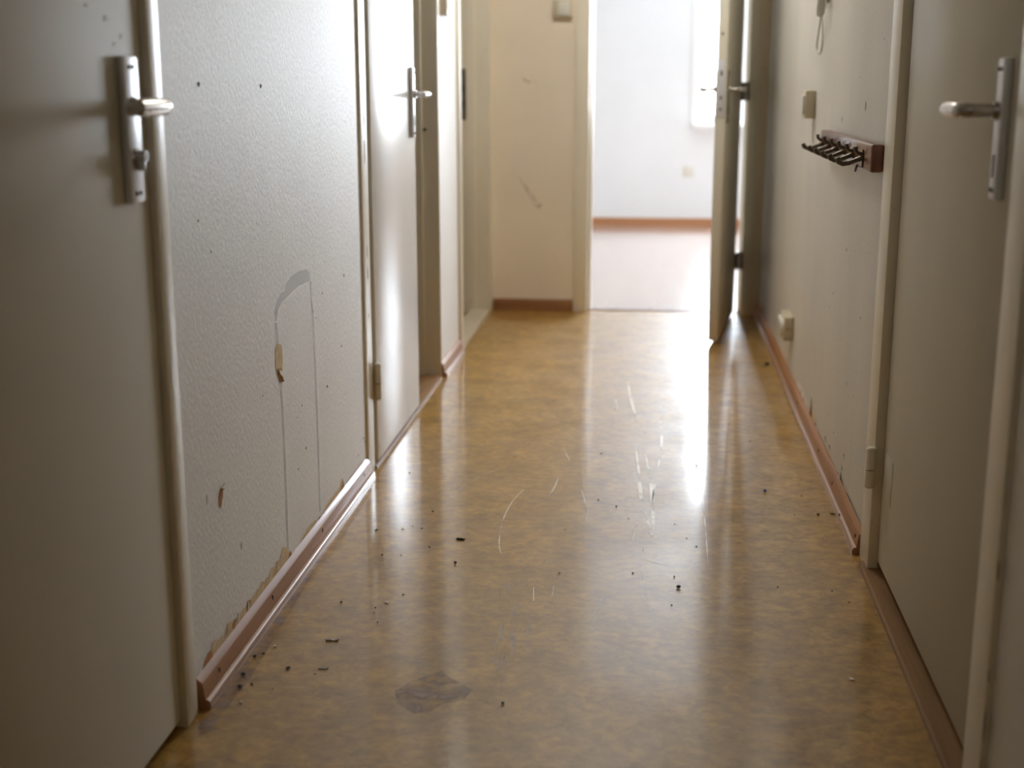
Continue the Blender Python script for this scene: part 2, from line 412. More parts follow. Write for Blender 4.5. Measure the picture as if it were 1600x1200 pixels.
tag(MB().prism([(RM[3], 0), (RM[3] - .014, 0), (RM[3] - .012, .058), (RM[3] - .006, .064), (RM[3], .064)], 'x', RM[0], RM[1]).build('baseboard_room', 'room_wood'),
    'orange wooden skirting along the bright room wall', 'skirting', kind='structure')
for yy, zz in ((2.20, .034), (2.55, .036), (2.98, .036), (3.45, .036)):
    xx = XL + .0138
    MB().tube([(xx - .001, yy, zz), (xx + .0008, yy, zz)], .0035, 8, squash=1.6).build('nail_hole', 'dark', bl)
for yy, zz, dd in ((3.84, .034, .0140), (3.52, .032, .0143), (3.30, .0140, .0230), (4.45, .032, .0143), (3.09, .032, .0143)):
    xx = XR - dd
    MB().tube([(xx + .001, yy, zz), (xx - .0012, yy, zz)], .0036, 8, squash=1.5).build('nail_hole', 'dark', br)

# ------------------------------------------------------------------ door furniture
def arc_lever(P, neck, run, rn=.0085, rl=.0095):
    """P(out, along, z) -> world point; neck length out of the plate, then a rounded bend and a run along the door"""
    pts = [(0, 0), (neck * .5, 0), (neck * .8, .001)]
    rad = [rn, rn, rn]
    for k in range(1, 6):
        a = k / 5 * PI / 2
        pts.append((neck * .8 + .018 * math.sin(a), .001 + .018 * (1 - math.cos(a)))); rad.append(rn + (rl - rn) * k / 5)
    for k in range(1, 6):
        pts.append((neck * .8 + .018 - .002 * k / 5, .019 + (run - .019) * k / 5)); rad.append(rl + .0012 * math.sin(k / 5 * PI))
    pts.append((neck * .8 + .015, run + .004)); rad.append(rl * .72)
    pts.append((neck * .8 + .015, run + .006)); rad.append(rl * .3)
    return [P(o, a) for o, a in pts], rad

def handle(parent, P3, z, hinge_dir, z_top, z_bot, style, pw=.040, pt=.012, lever_mat='chrome', plate_mat='chrome', run=.115, neck=.055, rl=.0095, rn=.0085):
    """P3(out, along, z) -> world; along grows towards the hinge when multiplied by hinge_dir"""
    def bx(o0, o1, a0, a1, z0, z1, bev):
        mb = MB().box(o0, o1, a0, a1, z0, z1, bev)
        return mb.xf(lambda v: P3(v.x, v.y, v.z))
    pl = bx(0.0, pt, -pw / 2, pw / 2, z_bot, z_top, .003).build('handle_plate', plate_mat, parent)
    for zz in (z_top - .016, z_bot + .014):
        for aa in (-.008, .008):
            MB().tube([P3(pt - .001, aa, zz), P3(pt + .0012, aa, zz)], .0035, 10).build('screw', 'dark', pl)
    MB().tube([P3(pt - .002, 0, z), P3(pt + .008, 0, z)], [.0155, .0125], 18).build('lever_collar', lever_mat, pl)
    pts, rad = arc_lever(lambda o, a: P3(pt + .002 + o, hinge_dir * a, z), neck, run, rn, rl)
    MB().tube(pts, rad, 16).build('lever', lever_mat, pl)
    zk = z - .078
    if style == 'cylinder':
        MB().tube([P3(pt - .001, 0, zk), P3(pt + .0025, 0, zk)], [.017, .016], 20).build('cylinder_rosette', 'steel', pl)
        MB().tube([P3(pt, 0, zk + .004), P3(pt + .016, 0, zk + .004)], [.0095, .0085], 16).build('key_cylinder', 'chrome', pl)
        bx(pt, pt + .013, -.0045, .0045, zk - .018, zk, .002).build('cylinder_body', 'chrome', pl)
        bx(pt + .0155, pt + .0168, -.0012, .0012, zk - .001, zk + .009, 0).build('key_slot', 'dark', pl)
    elif style == 'slot':
        bx(pt - .0005, pt + .0012, -.003, .003, zk - .022, zk + .012, 0).build('keyhole', 'dark', pl)
    return pl

def hinge(parent, P3, z0, z1, mat_, r=.0085, leaf_w=.022):
    zm = z0 + (z1 - z0) * .45
    h = MB().tube([P3(.006, 0, zm + .0012), P3(.006, 0, z1 - .003), P3(.006, 0, z1)], [r, r, r * .7], 14).build('hinge', mat_, parent)
    MB().tube([P3(.006, 0, z0), P3(.006, 0, z0 + .003), P3(.006, 0, zm - .0012)], [r * .7, r, r], 14).build('hinge_lower', mat_, h)
    MB().tube([P3(.006, 0, z0 + .004), P3(.006, 0, z1 - .004)], r * .55, 10).build('hinge_pin', 'dark', h)
    mb = MB().box(-.002, .0045, 0, leaf_w, z0, z1, .001).xf(lambda v: P3(v.x, v.y, v.z)); mb.build('hinge_flap', mat_, h)
    return h

# door 1: closed near door in the left wall
d1 = empty('door_1', (XL - .02, 1.63, 0))
X1 = XL + .001
leaf = MB().box(X1 - .042, X1, D1[0] + .012, 2.029, .020, HD - .018, .003).build('leaf', 'door', d1)
handle(d1, lambda o, a, z: (X1 + o, 1.960 + a, z), 1.064, -1, 1.138, .920, 'cylinder', pw=.056, pt=.011, neck=.043, lever_mat='steel', rl=.0125, rn=.0105)
for z0 in (.205, 1.00, 1.78):
    hinge(d1, lambda o, a, z: (X1 + o, D1[0] + .006 + a, z), z0, z0 + .10, 'frame')
for yy, zz, r in ((1.905, 1.19, .005), (1.84, 1.205, .0035), (1.958, 1.166, .004), (1.93, 1.155, .003)):
    MB().poly([(X1 + .0005, yy + r * 1.6 * math.cos(k * PI / 4), zz + r * math.sin(k * PI / 4)) for k in range(8)]).build('paint_chip', 'paper', leaf, smooth=False)
tag(d1, 'closed cream near door with aluminium lever and protruding key cylinder', 'door', kind='structure')

# door 2: bright white door, flush in its opening
d2 = empty('door_2', (XL, 3.98, 0))
X2 = XL + .012
leaf = MB().box(X2 - .040, X2, 3.648, 4.335, .018, HD - .018, .003).build('leaf', 'door_white', d2)
handle(d2, lambda o, a, z: (X2 + o, 4.262 + a, z), 1.062, -1, 1.145, .925, 'slot', pw=.040, pt=.012, neck=.038)
hinge(d2, lambda o, a, z: (X2 + o, 3.640 + a, z), .205, .313, 'frame', r=.0095)
hinge(d2, lambda o, a, z: (X2 + o, 3.640 + a, z), 1.74, 1.85, 'frame', r=.0095)
MB().box(X2 - .03, X2 - .012, 4.3345, 4.3368, .95, 1.17).build('lock_face', 'steel', leaf)
tag(d2, 'bright glossy white door with aluminium lever, flush in the left opening', 'door', kind='structure')

# door 4: closed near door in the right wall
d4 = empty('door_3', (XR, 2.45, 0))
X4 = XR + .010
leaf = MB().box(X4, X4 + .042, 1.978, 2.912, .034, HD - .018, .003).build('leaf', 'door', d4)
handle(d4, lambda o, a, z: (X4 - o, 2.095 + a, z), 1.058, 1, 1.135, .925, 'slot', pw=.038, pt=.014, lever_mat='steel', neck=.042, run=.105, rl=.0125, rn=.0105)
hinge(d4, lambda o, a, z: (XR - .010 - o, 2.926 - a, z), .205, .300, 'frame', r=.0115, leaf_w=.003)
hinge(d4, lambda o, a, z: (XR - .010 - o, 2.926 - a, z), 1.74, 1.84, 'frame', r=.0115, leaf_w=.003)
for y0, z0, z1 in ((2.80, .20, .30),):
    MB().box(X4 - .0012, X4 + .001, y0, y0 + .095, z0, z1, .0008).build('hinge_cover', 'door', leaf)
tag(d4, 'closed cream near door with aluminium lever beside the hook rail', 'door', kind='structure')

# door 5: open door of the bright room, seen nearly edge-on
HX, HY = .392, YE - .030            # hinge-side corner of its right-hand face
ang = math.atan2(.110, .767)
LW = .775
ca, sa = math.cos(ang), math.sin(ang)
def P5(a, o, z):                    # a: from the hinge end towards the viewer, o: towards the right wall
    return (HX - a * sa + o * ca, HY - a * ca - o * sa, z)
d5 = empty('door_4', (HX - .03, HY - .38, 0))
leaf = MB().box(0, LW, -.042, 0, .018, HD - .018, .0025).xf(lambda v: P5(v.x, v.y, v.z)).build('leaf', 'door', d5)
lf = MB().box(LW - .001, LW + .0022, -.037, -.007, .955, 1.188, .0006).xf(lambda v: P5(v.x, v.y, v.z)).build('lock_face', 'zinc', leaf)
for z0, z1 in ((1.125, 1.145), (1.03, 1.042), (.985, .995)):
    MB().box(LW + .002, LW + .0028, -.025, -.017, z0, z1).xf(lambda v: P5(v.x, v.y, v.z)).build('latch_hole', 'dark', lf)
MB().box(LW, LW + .001, -.026, -.017, 1.285, 1.297).xf(lambda v: P5(v.x, v.y, v.z)).build('screw', 'iron', leaf)
handle(d5, lambda o, a, z: P5(LW - .060 - a, o, z), 1.070, 1, 1.15, .93, 'slot', pt=.008, lever_mat='steel', plate_mat='steel', neck=.05)
handle(d5, lambda o, a, z: P5(LW - .060 - a, -.042 - o, z), 1.070, 1, 1.15, .93, 'slot', pt=.008, lever_mat='steel', plate_mat='steel', neck=.045)
for z0, z1 in ((.222, .306), (1.015, 1.10), (1.78, 1.865)):
    hg = MB().box(-.001, .034, 0, .003, z0, z1, .0008).xf(lambda v: P5(v.x, v.y, v.z)).build('hinge', 'iron', d5)
    MB().tube([(HX + .022, YE - .020, z0), (HX + .022, YE - .020, z1)], .0085, 12).build('hinge_pin', 'steel', hg)
    MB().box(HX + .002, HX + .022, YE - .024, YE - .017, z0, z1).build('hinge_link', 'iron', hg)
    MB().box(HX + .022, DE[1] + .006, YE - .0165, YE - .0125, z0, z1, .0008).build('hinge_flap', 'iron', hg)
tag(d5, 'open cream door seen edge-on beside the bright doorway', 'door', kind='structure')

# ------------------------------------------------------------------ window of the bright room
wn = empty('window_1', ((WX0 + WX1) / 2, RM[3], WZ0))
yf0, yf1 = RM[3] + .10, RM[3] + .16
fr = MB().box(WX0, WX0 + .055, yf0, yf1, WZ0, WZ1, .004).box(WX1 - .055, WX1, yf0, yf1, WZ0, WZ1, .004)
fr.box(WX0 + .055, WX1 - .055, yf0, yf1, WZ0, WZ0 + .05, .004).box(WX0 + .055, WX1 - .055, yf0, yf1, WZ1 - .055, WZ1, .004)
fr = fr.build('window_frame', 'pvc', wn)
xm = .645
MB().box(xm - .045, xm + .045, yf0, yf1, WZ0 + .05, WZ1 - .055, .004).build('mullion_sky_mask', 'pvc', wn)  # unseen bar, placed and widened to mask the sky through the hinge gap
for a, b in ((WX0 + .055, xm - .045), (xm + .045, WX1 - .055)):
    MB().box(a, b, yf0 + .025, yf0 + .031, WZ0 + .05, WZ1 - .055).build('pane', 'glass', wn)
MB().box(WX0 - .075, WX1 + .075, RM[3] - .012, RM[3] - .0002, WZ0 - .005, WZ1 + .06, .003).xf(lambda v: v)
cs = MB().box(WX0 - .075, WX0, RM[3] - .012, RM[3], WZ0 - .03, WZ1 + .06, .003).box(WX1, WX1 + .075, RM[3] - .012, RM[3], WZ0 - .03, WZ1 + .06, .003)
cs.box(WX0, WX1, RM[3] - .012, RM[3], WZ1, WZ1 + .06, .003).build('window_casing', 'pvc', wn)
MB().box(WX0 - .06, WX1 + .06, RM[3] - .10, RM[3] + .10, WZ0 - .06, WZ0 - .015, .008, 3).build('window_sill', 'pvc', wn)
tag(wn, 'overexposed white window of the bright room behind the open door', 'window', kind='structure')
so = MB().box(.215, .295, RM[3] - .010, RM[3], .385, .465, .004).build('room_socket', 'plastic_w')
tag(so, 'small white wall socket below the window in the bright room', 'socket')
MB().tube([(.255, RM[3] - .009, .425), (.255, RM[3] - .0115, .425)], .021, 20).build('socket_well', 'plastic_w', so)

# ------------------------------------------------------------------ things on the walls
# hook rail
hk = empty('hook_rail', (XR, 3.57, .90))
Y0, Y1 = 3.095, 4.045
bd = MB().box(XR - .030, XR - .0003, Y0, Y1, .899, .962, .006, 3).build('board', 'hookwood', hk)
def hook(y):
    xb = XR - .030
    h = MB().box(xb - .004, xb + .0005, y - .007, y + .007, .904, .946, .0015).build('hook', 'iron', hk)
    arm = [(xb - .002, y, .926), (xb - .016, y, .921), (xb - .032, y, .914), (xb - .046, y, .912), (xb - .056, y, .917), (xb - .060, y, .926)]
    MB().tube(arm, [.0062, .0056, .0056, .006, .0068, .006], 10).build('long_prong', 'iron', h)
    nub = [(xb - .002, y, .936), (xb - .012, y, .937), (xb - .018, y, .942), (xb - .019, y, .952)]
    MB().tube(nub, [.005, .0045, .0045, .0052], 10).build('short_prong', 'iron', h)
for i in range(6): hook(3.205 + .150 * i)
MB().tube([(XR - .0305, 3.29, .905), (XR - .034, 3.285, .897), (XR - .036, 3.283, .889)], [.003, .003, .002], 8).build('bent_nail', 'iron', bd)
tag(hk, 'short dark-stained coat hook rail with bronze hooks on the beige wall', 'hook rail')

# switch box above hook rail
sb = MB().box(XR - .034, XR, 4.47, 4.555, .983, 1.073, .004).build('switch_box', 'plastic')
MB().box(XR - .041, XR - .033, 4.482, 4.543, .998, 1.058, .005, 3).build('rocker', 'plastic_w', sb)
tag(sb, 'ivory surface-mounted switch box above the far end of the hook rail', 'switch')
# double socket low on the right wall
so = MB().box(XR - .036, XR, 4.80, 4.955, .178, .268, .005).build('double_socket', 'plastic')
for yy in (4.838, 4.918):
    wl_ = MB().tube([(XR - .035, yy, .223), (XR - .046, yy, .223)], [.036, .033], 22).build('socket_well', 'plastic_w', so)
    for dz in (-.0095, .0095):
        MB().tube([(XR - .0455, yy, .223 + dz), (XR - .0468, yy, .223 + dz)], .0026, 8).build('pin_hole', 'dark', wl_)
for xx, zz, w_ in ((XR - .024, .222, .005), (XR - .013, .222, .005)):
    MB().box(xx - w_ / 2, xx + w_ / 2, 4.7992, 4.8005, zz - .006, zz + .006).build('vent_slot', 'rebate', so)
for xx in (XR - .026, XR - .013):
    MB().box(xx - .004, xx + .004, 4.7992, 4.8005, .186, .190).build('vent_slot', 'rebate', so)
tag(so, 'cream double wall socket low above the skirting of the beige wall', 'socket')
# wall intercom handset with a hanging cord
ph = empty('wall_handset', (XR, 4.27, 1.30))
MB().box(XR - .012, XR, 4.235, 4.315, 1.335, 1.55, .006).build('cradle', 'plastic_w', ph)
MB().tube([(XR - .030, 4.225, 1.293), (XR - .028, 4.225, 1.302), (XR - .026, 4.225, 1.34), (XR - .030, 4.225, 1.42), (XR - .028, 4.225, 1.52)], [.008, .013, .0135, .012, .015], 14).build('handset', 'plastic_w', ph)
cord = [(XR - .026, 4.27, 1.42), (XR - .02, 4.285, 1.36), (XR - .017, 4.30, 1.30), (XR - .016, 4.345, 1.255), (XR - .015, 4.385, 1.222), (XR - .014, 4.385, 1.198), (XR - .013, 4.345, 1.186), (XR - .012, 4.295, 1.192), (XR - .011, 4.28, 1.22), (XR - .010, 4.30, 1.26), (XR - .010, 4.33, 1.30), (XR - .010, 4.345, 1.36), (XR - .010, 4.33, 1.44)]
def smooth_path(p, k=4):
    p = [Vector(q) for q in p]; out = []
    for i in range(len(p) - 1):
        a, b, c, e_ = p[max(i - 1, 0)], p[i], p[i + 1], p[min(i + 2, len(p) - 1)]
        for j in range(k):
            t = j / k
            out.append(.5 * ((2 * b) + (-a + c) * t + (2 * a - 5 * b + 4 * c - e_) * t * t + (-a + 3 * b - 3 * c + e_) * t ** 3))
    return out + [p[-1]]
MB().tube(smooth_path(cord), .0026, 8).build('cord', 'cable', ph)
tag(ph, 'pale wall handset with a looped grey cord above the hook rail', 'handset')
# switch on end wall
sw = MB().box(-.492, -.402, YE - .028, YE, 1.392, 1.475, .004).build('end_wall_switch', 'plastic')
MB().box(-.470, -.412, YE - .036, YE - .027, 1.402, 1.463, .004, 3).build('rocker', 'plastic_w', sw)
tag(sw, 'square beige light switch on the end wall beside the bright doorway', 'switch')
# bell / switch box on the left wall
bb = MB().box(XL, XL + .026, 4.95, 5.03, 1.338, 1.50, .004).build('bell_box', 'plastic')
MB().box(XL + .025, XL + .029, 4.962, 5.018, 1.36, 1.48, .002).build('cover_plate', 'plastic_w', bb)
tag(bb, 'small cream box on the white wall beyond the ajar door', 'bell box')

# ceiling lamps added out of frame as fill to brighten the corridor
fill_m = bpy.data.materials.new('fill_lamp_opal'); fill_m.use_nodes = True
pb = fill_m.node_tree.nodes['Principled BSDF']; pb.inputs['Base Color'].default_value = (.9, .9, .88, 1)
pb.inputs['Emission Color'].default_value = (1, .96, .90, 1); pb.inputs['Emission Strength'].default_value = 52.0
MAT['opal'] = fill_m
lp = empty('ceiling_fill_lamp', (-.14, 4.95, ZC))
MB().tube([(-.14, 4.95, ZC - .001), (-.14, 4.95, ZC - .03)], [.20, .195], 32).build('fill_lamp_base', 'pvc', lp)
MB().tube([(-.14, 4.95, ZC - .03 - .09 * math.sin(k / 6 * PI / 2)) for k in range(7)], [max(.18 * math.cos(k / 6 * PI / 2), .01) for k in range(7)], 32).build('fill_lamp_dome', 'opal', lp)
tag(lp, 'added fill lamp, out of view on the ceiling above the open doorways', 'lamp')
fill_dim_m = fill_m.copy(); fill_dim_m.name = 'fill_lamp_opal_dim'
fill_dim_m.node_tree.nodes['Principled BSDF'].inputs['Emission Strength'].default_value = 4.5
MAT['opal_dim'] = fill_dim_m
lp = empty('ceiling_fill_lamp', (-.14, -.6, ZC))  # second, weaker fill lamp, added behind the viewer for camera-facing surfaces
MB().tube([(-.14, -.6, ZC - .001), (-.14, -.6, ZC - .03)], [.20, .195], 32).build('fill_lamp_base', 'pvc', lp)
MB().tube([(-.14, -.6, ZC - .03 - .09 * math.sin(k / 6 * PI / 2)) for k in range(7)], [max(.18 * math.cos(k / 6 * PI / 2), .01) for k in range(7)], 32).build('fill_lamp_dome', 'opal_dim', lp)
tag(lp, 'dimmer added fill lamp, out of view on the ceiling behind the viewer', 'lamp')

# ------------------------------------------------------------------ wear on the walls
def on_left(pts, name, m_, off=.0006, parent=wall_left):
    return MB().poly([(XL + off, y, z) for y, z in pts]).build(name, m_, parent, smooth=False)
def on_right(pts, name, m_, off=.0006):
    return MB().poly([(XR - off, y, z) for y, z in pts]).build(name, m_, wall_right, smooth=False)
def blob(cx, cy, rx, ry, n=9, jit=.35):
    return [(cx + rx * math.cos(2 * PI * k / n) * (1 + random.uniform(-jit, jit)), cy + ry * math.sin(2 * PI * k / n) * (1 + random.uniform(-jit, jit))) for k in range(n)]
# torn spots
on_left([(2.688, .548), (2.706, .552), (2.735, .545), (2.742, .515), (2.736, .490), (2.735, .463), (2.715, .468), (2.700, .487), (2.684, .508)], 'torn_spot', 'tan', .0008)
on_left([(2.694, .490), (2.716, .500), (2.738, .482), (2.733, .462), (2.713, .467)], 'torn_spot', 'bare', .0012)
MB().prism([(2.697, .500), (2.712, .492), (2.726, .488), (2.737, .472), (2.735, .463), (2.722, .478), (2.710, .484)], 'x', XL + .0012, XL + .004).build('torn_flap', 'paper', wall_left)
on_left([(2.281, .343), (2.297, .355), (2.310, .352), (2.306, .338), (2.291, .318), (2.283, .325)], 'torn_spot', 'bare', .0008)
MB().prism([(2.297, .357), (2.316, .362), (2.322, .355), (2.309, .350)], 'x', XL + .0006, XL + .004).build('torn_flap', 'paper', wall_left)
on_left(blob(2.218, .36, .006, .012), 'scuff_mark', 'pencil')
on_left(blob(2.40, .205, .006, .010), 'scuff_mark', 'pencil')
# pencilled outline with a grey scuffed top
def strip(pts, w_):
    a = [(y - w_, z) for y, z in pts]; b = [(y + w_, z) for y, z in pts[::-1]]
    return a + b
on_left(strip([(2.700, .600), (2.712, .52), (2.722, .42), (2.726, .30), (2.724, .18), (2.720, .062)], .008), 'pencil_line', 'pencil')
on_left(strip([(2.995, .645), (3.005, .56), (3.012, .45), (3.014, .30), (3.014, .18), (3.012, .075)], .008), 'pencil_line', 'pencil')
on_left([(2.693, .602), (2.692, .622), (2.710, .642), (2.745, .655), (2.780, .656), (2.785, .668), (2.83, .679), (2.90, .683), (2.96, .679), (2.993, .668), (2.998, .645), (2.96, .648), (2.90, .650), (2.84, .646), (2.79, .640), (2.75, .636), (2.718, .622), (2.706, .602)], 'scuff_mark', 'grey_mark', .0007)
# specks and nail holes
WLS = [(2.661, 1.092, 5), (2.29, 1.096, 5), (2.25, .862, 3), (3.331, .611, 5), (3.121, .363, 5), (2.885, .373, 3), (2.838, .356, 3), (2.714, .617, 2.5), (2.905, .265, 4), (3.528, .11, 4), (3.281, .435, 4), (2.584, .467, 2.5), (2.833, .235, 3), (3.101, .6, 3), (3.011, .57, 3), (3.032, .552, 2.5), (3.582, .575, 3), (3.51, .125, 3.5), (3.44, .095, 3.5), (2.31, .80, 2.5)]
for y, z, r in WLS: on_left(blob(y, z, r * .0012, r * .0009, 7, .25), 'nail_hole', 'speck')
WRS = [(3.41, 1.043, 6, 14), (3.823, .999, 5, 8), (3.597, .662, 4, 6), (3.459, .325, 4, 7), (3.292, .53, 4, 4), (3.876, .459, 4, 3), (3.811, .511, 4, 3), (3.329, .321, 3, 3), (3.311, .388, 3, 3), (3.642, .143, 4, 4), (3.621, .413, 3, 2), (3.449, .677, 3, 2), (3.778, .161, 4, 2), (3.533, 1.113, 3, 2), (3.193, 1.197, 4, 2), (3.50, .895, 4, 3), (3.22, .70, 3, 2)]
for y, z, a, b in WRS: on_right(blob(y, z, a * .0013, b * .0009, 7, .2), 'nail_hole', 'speck')
# torn wallpaper edge along both skirtings
y = 2.150
while y < 2.66:
    wd = random.uniform(.03, .055); h = random.uniform(.012, .026)
    on_left([(y, .0585), (y + wd, .0585), (y + wd * .95, .062 + h * .8), (y + wd * .55, .062 + h * random.uniform(.8, 1.15)), (y + wd * .25, .062 + h * .55)], 'torn_edge', random.choice(['tan', 'tan', 'tan', 'bare']), .0008 + random.uniform(0, .0003))
    if random.random() < .35:
        yy = y + wd * .4
        MB().prism([(yy, .060), (yy + .008, .060), (yy + .010, .062 + h * .7), (yy + .004, .066 + h * .8)], 'x', XL + .0005, XL + .0016).build('torn_flap', random.choice(['paper', 'paper', 'tan']), wall_left)
    y += wd * random.uniform(.6, .95)
for pts, m_ in (([(2.655, .0585), (2.745, .0585), (2.728, .073), (2.700, .094), (2.678, .100), (2.662, .085)], 'tan'), ([(2.82, .0585), (2.98, .0585), (2.96, .070), (2.90, .073), (2.85, .068)], 'tan'),
                ([(3.03, .0585), (3.27, .0585), (3.255, .086), (3.235, .088), (3.215, .072), (3.13, .072), (3.06, .068)], 'tan'), ([(2.725, .0585), (2.755, .0585), (2.735, .075)], 'bare'), ([(3.21, .0585), (3.27, .0585), (3.252, .080)], 'bare'),
                ([(2.99, .0585), (3.03, .0585), (3.0, .064)], 'bare'), ([(3.30, .0585), (3.50, .0585), (3.48, .062), (3.32, .062)], 'bare')):
    on_left(pts, 'torn_edge', m_, .0009 if m_ == 'tan' else .0012)
for pts, m_ in (([(4.02, .0585), (4.22, .0585), (4.20, .075), (4.17, .115), (4.14, .095), (4.09, .085)], 'tan'), ([(4.14, .0585), (4.20, .0585), (4.175, .118), (4.165, .118)], 'speck'), ([(4.03, .0585), (4.06, .0585), (4.04, .075)], 'speck'), ([(4.25, .0585), (4.62, .0585), (4.6, .075), (4.5, .09), (4.38, .085), (4.30, .078)], 'paper'),
                ([(3.40, .0585), (3.48, .0585), (3.465, .085), (3.445, .07)], 'speck'), ([(3.44, .09), (3.46, .09), (3.455, .105)], 'speck'), ([(3.50, .0585), (3.54, .0585), (3.52, .066)], 'bare'), ([(3.78, .072), (3.82, .085), (3.80, .090)], 'speck'), ([(3.69, .075), (3.72, .085), (3.70, .092)], 'speck'), ([(3.42, .125), (3.44, .140), (3.425, .142)], 'speck'),
                ([(3.10, .0585), (3.36, .0585), (3.34, .062), (3.12, .061)], 'speck'), ([(3.60, .0585), (3.98, .0585), (3.96, .062), (3.62, .061)], 'bare'), ([(4.36, .0585), (4.39, .0585), (4.37, .075)], 'bare'), ([(4.46, .0585), (4.49, .0585), (4.47, .078)], 'bare')):
    on_right(pts, 'torn_edge', m_, .0008 if m_ in ('tan', 'paper') else .0012)
# end wall marks
def on_end(pts, name, m_): return MB().poly([(a, YE - .0008, b) for a, b in pts]).build(name, m_, wall_end, smooth=False)
on_end(blob(-.598, 1.110, .034, .018), 'stain_mark', 'yellow')
on_end([(-.66, .66), (-.63, .62), (-.60, .60), (-.57, .55), (-.54, .52), (-.555, .50), (-.58, .51), (-.60, .55), (-.63, .60)], 'stain_mark', 'brown_smudge')
# chipped paint on frame 2 (dark scratches) and frame 4
for z0, z1 in ((.98, 1.09), (.88, .95), (.62, .66), (.56, .60), (.30, .32), (.45, .47), (1.10, 1.13)):
    MB().poly([(XL + .0066, 3.585, z0), (XL + .0066, 3.593, z0 + .01), (XL + .0066, 3.592, z1), (XL + .0066, 3.587, z1 - .01)]).build('paint_chip', 'bare' if z0 > .7 else 'speck', t2, smooth=False)
for y, z, a, b in ((1.852, .415, .005, .018), (1.853, .25, .003, .012), (1.855, .17, .004, .03), (1.858, .08, .004, .04), (1.85, .55, .002, .05)):
    on_right(blob(y, z, a, b, 8, .2), 'scuff_mark', 'speck', .0106)

# ------------------------------------------------------------------ wear on the floor
def on_floor(pts, name, m_, off=.0004):
    return MB().poly([(a, b, off) for a, b in pts]).build(name, m_, floor, smooth=False)
SCR = [[(-.083, 4.852), (-.069, 4.614), (-.054, 4.426), (-.041, 4.276)], [(-.04, 3.958), (-.027, 3.695), (-.019, 3.481), (-.005, 3.315), (.013, 3.126)], [(-.012, 3.895), (.007, 3.635), (.015, 3.372), (.016, 3.127)], [(.036, 4.646), (.04, 4.26), (.039, 3.944), (.027, 3.701)], [(-.021, 3.272), (-.029, 3.16), (-.036, 3.042)], [(.154, 3.651), (.149, 3.332), (.147, 3.085), (.145, 2.952)], [(-.253, 3.607), (-.258, 3.502), (-.27, 3.408)], [(-.341, 3.475), (-.361, 3.359), (-.368, 3.198), (-.357, 3.03), (-.339, 2.943)], [(-.186, 3.522), (-.166, 3.38), (-.154, 3.221)], [(-.073, 2.826), (-.099, 2.672), (-.119, 2.516)], [(-.014, 2.969), (.024, 2.939), (.061, 2.922)], [(.029, 3.669), (.018, 3.514), (.012, 3.371)], [(-.248, 2.76), (-.24, 2.675)], [(-.204, 2.772), (-.203, 2.716)], [(-.54, 3.396), (-.463, 3.616), (-.398, 3.702)], [(-.127, 4.658), (-.109, 4.42)], [(.129, 4.312), (.149, 4.254), (.179, 4.208)], [(-.261, 3.912), (-.233, 3.773)], [(-.013, 2.914), (.011, 2.648)]]
SW = [3.4, 4.2, 4.2, 2.8, 1.2, .9, 1.3, 1.1, 1.2, .6, .8, 1.6, .6, .6, .7, 1.0, .9, 1.0, .5]
for pts, sw_ in zip(SCR, SW):
    p = smooth_path([(a, b, 0) for a, b in pts], 4); n = len(p); A, B = [], []
    for i, q in enumerate(p):
        t = (p[min(i + 1, n - 1)] - p[max(i - 1, 0)]).normalized(); nn = Vector((-t.y, t.x, 0))
        w_ = .0013 * sw_ * (.25 + .75 * math.sin(PI * (i + .5) / n))
        A.append(q + nn * w_); B.append(q - nn * w_)
    mb = MB()
    va = [mb.bm.verts.new((q.x, q.y, .0005)) for q in A]; vb = [mb.bm.verts.new((q.x, q.y, .0005)) for q in B]
    for i in range(n - 1): mb.bm.faces.new((va[i], va[i + 1], vb[i + 1], vb[i]))
    mb.build('scratch', 'scratch', floor, smooth=False)
ST = [[(-.457, 2.217), (-.436, 2.257), (-.384, 2.313), (-.361, 2.281), (-.314, 2.238), (-.324, 2.192), (-.362, 2.175), (-.378, 2.144), (-.404, 2.133), (-.441, 2.167)],
      [(-.307, 2.546), (-.304, 2.639), (-.285, 2.652), (-.261, 2.619), (-.25, 2.663), (-.231, 2.554), (-.232, 2.457), (-.238, 2.351), (-.254, 2.364), (-.273, 2.421), (-.289, 2.289), (-.309, 2.287), (-.3, 2.434)],
      [(-.337, 2.797), (-.304, 2.829), (-.277, 2.784), (-.28, 2.737), (-.322, 2.733)], [(-.325, 2.953), (-.272, 2.959), (-.253, 2.888), (-.309, 2.878)]]
on_floor(ST[0], 'stain_mark', 'stain')
for cx, cy, rx, ry, nn in ((-.268, 2.47, .040, .17, 26), (-.30, 2.78, .030, .045, 10), (-.288, 2.92, .035, .04, 8)):
    for k in range(nn):
        a = cx + random.gauss(0, .5) * rx; b = cy + random.gauss(0, .5) * ry; ln = random.uniform(.25, .6) * ry; w_ = random.uniform(.0012, .0045)
        dx = random.uniform(-.08, .08) * ln - .06 * ln
        on_floor([(a - w_ * .3, b - ln), (a + w_ * .4, b - ln * .9), (a + w_ + dx * .5, b), (a + dx + w_ * .3, b + ln), (a + dx, b + ln * 1.05), (a - w_ + dx * .5, b + ln * .1)], 'scuff_mark', 'scuff', .0004 + .00002 * k)
# grubby strip beside the left skirting
on_floor([(XL + .026, 2.02), (XL + .05, 2.02), (XL + .058, 2.25), (XL + .045, 2.6), (XL + .034, 2.9), (XL + .026, 2.95)], 'dirt_band', 'stain', .0003)

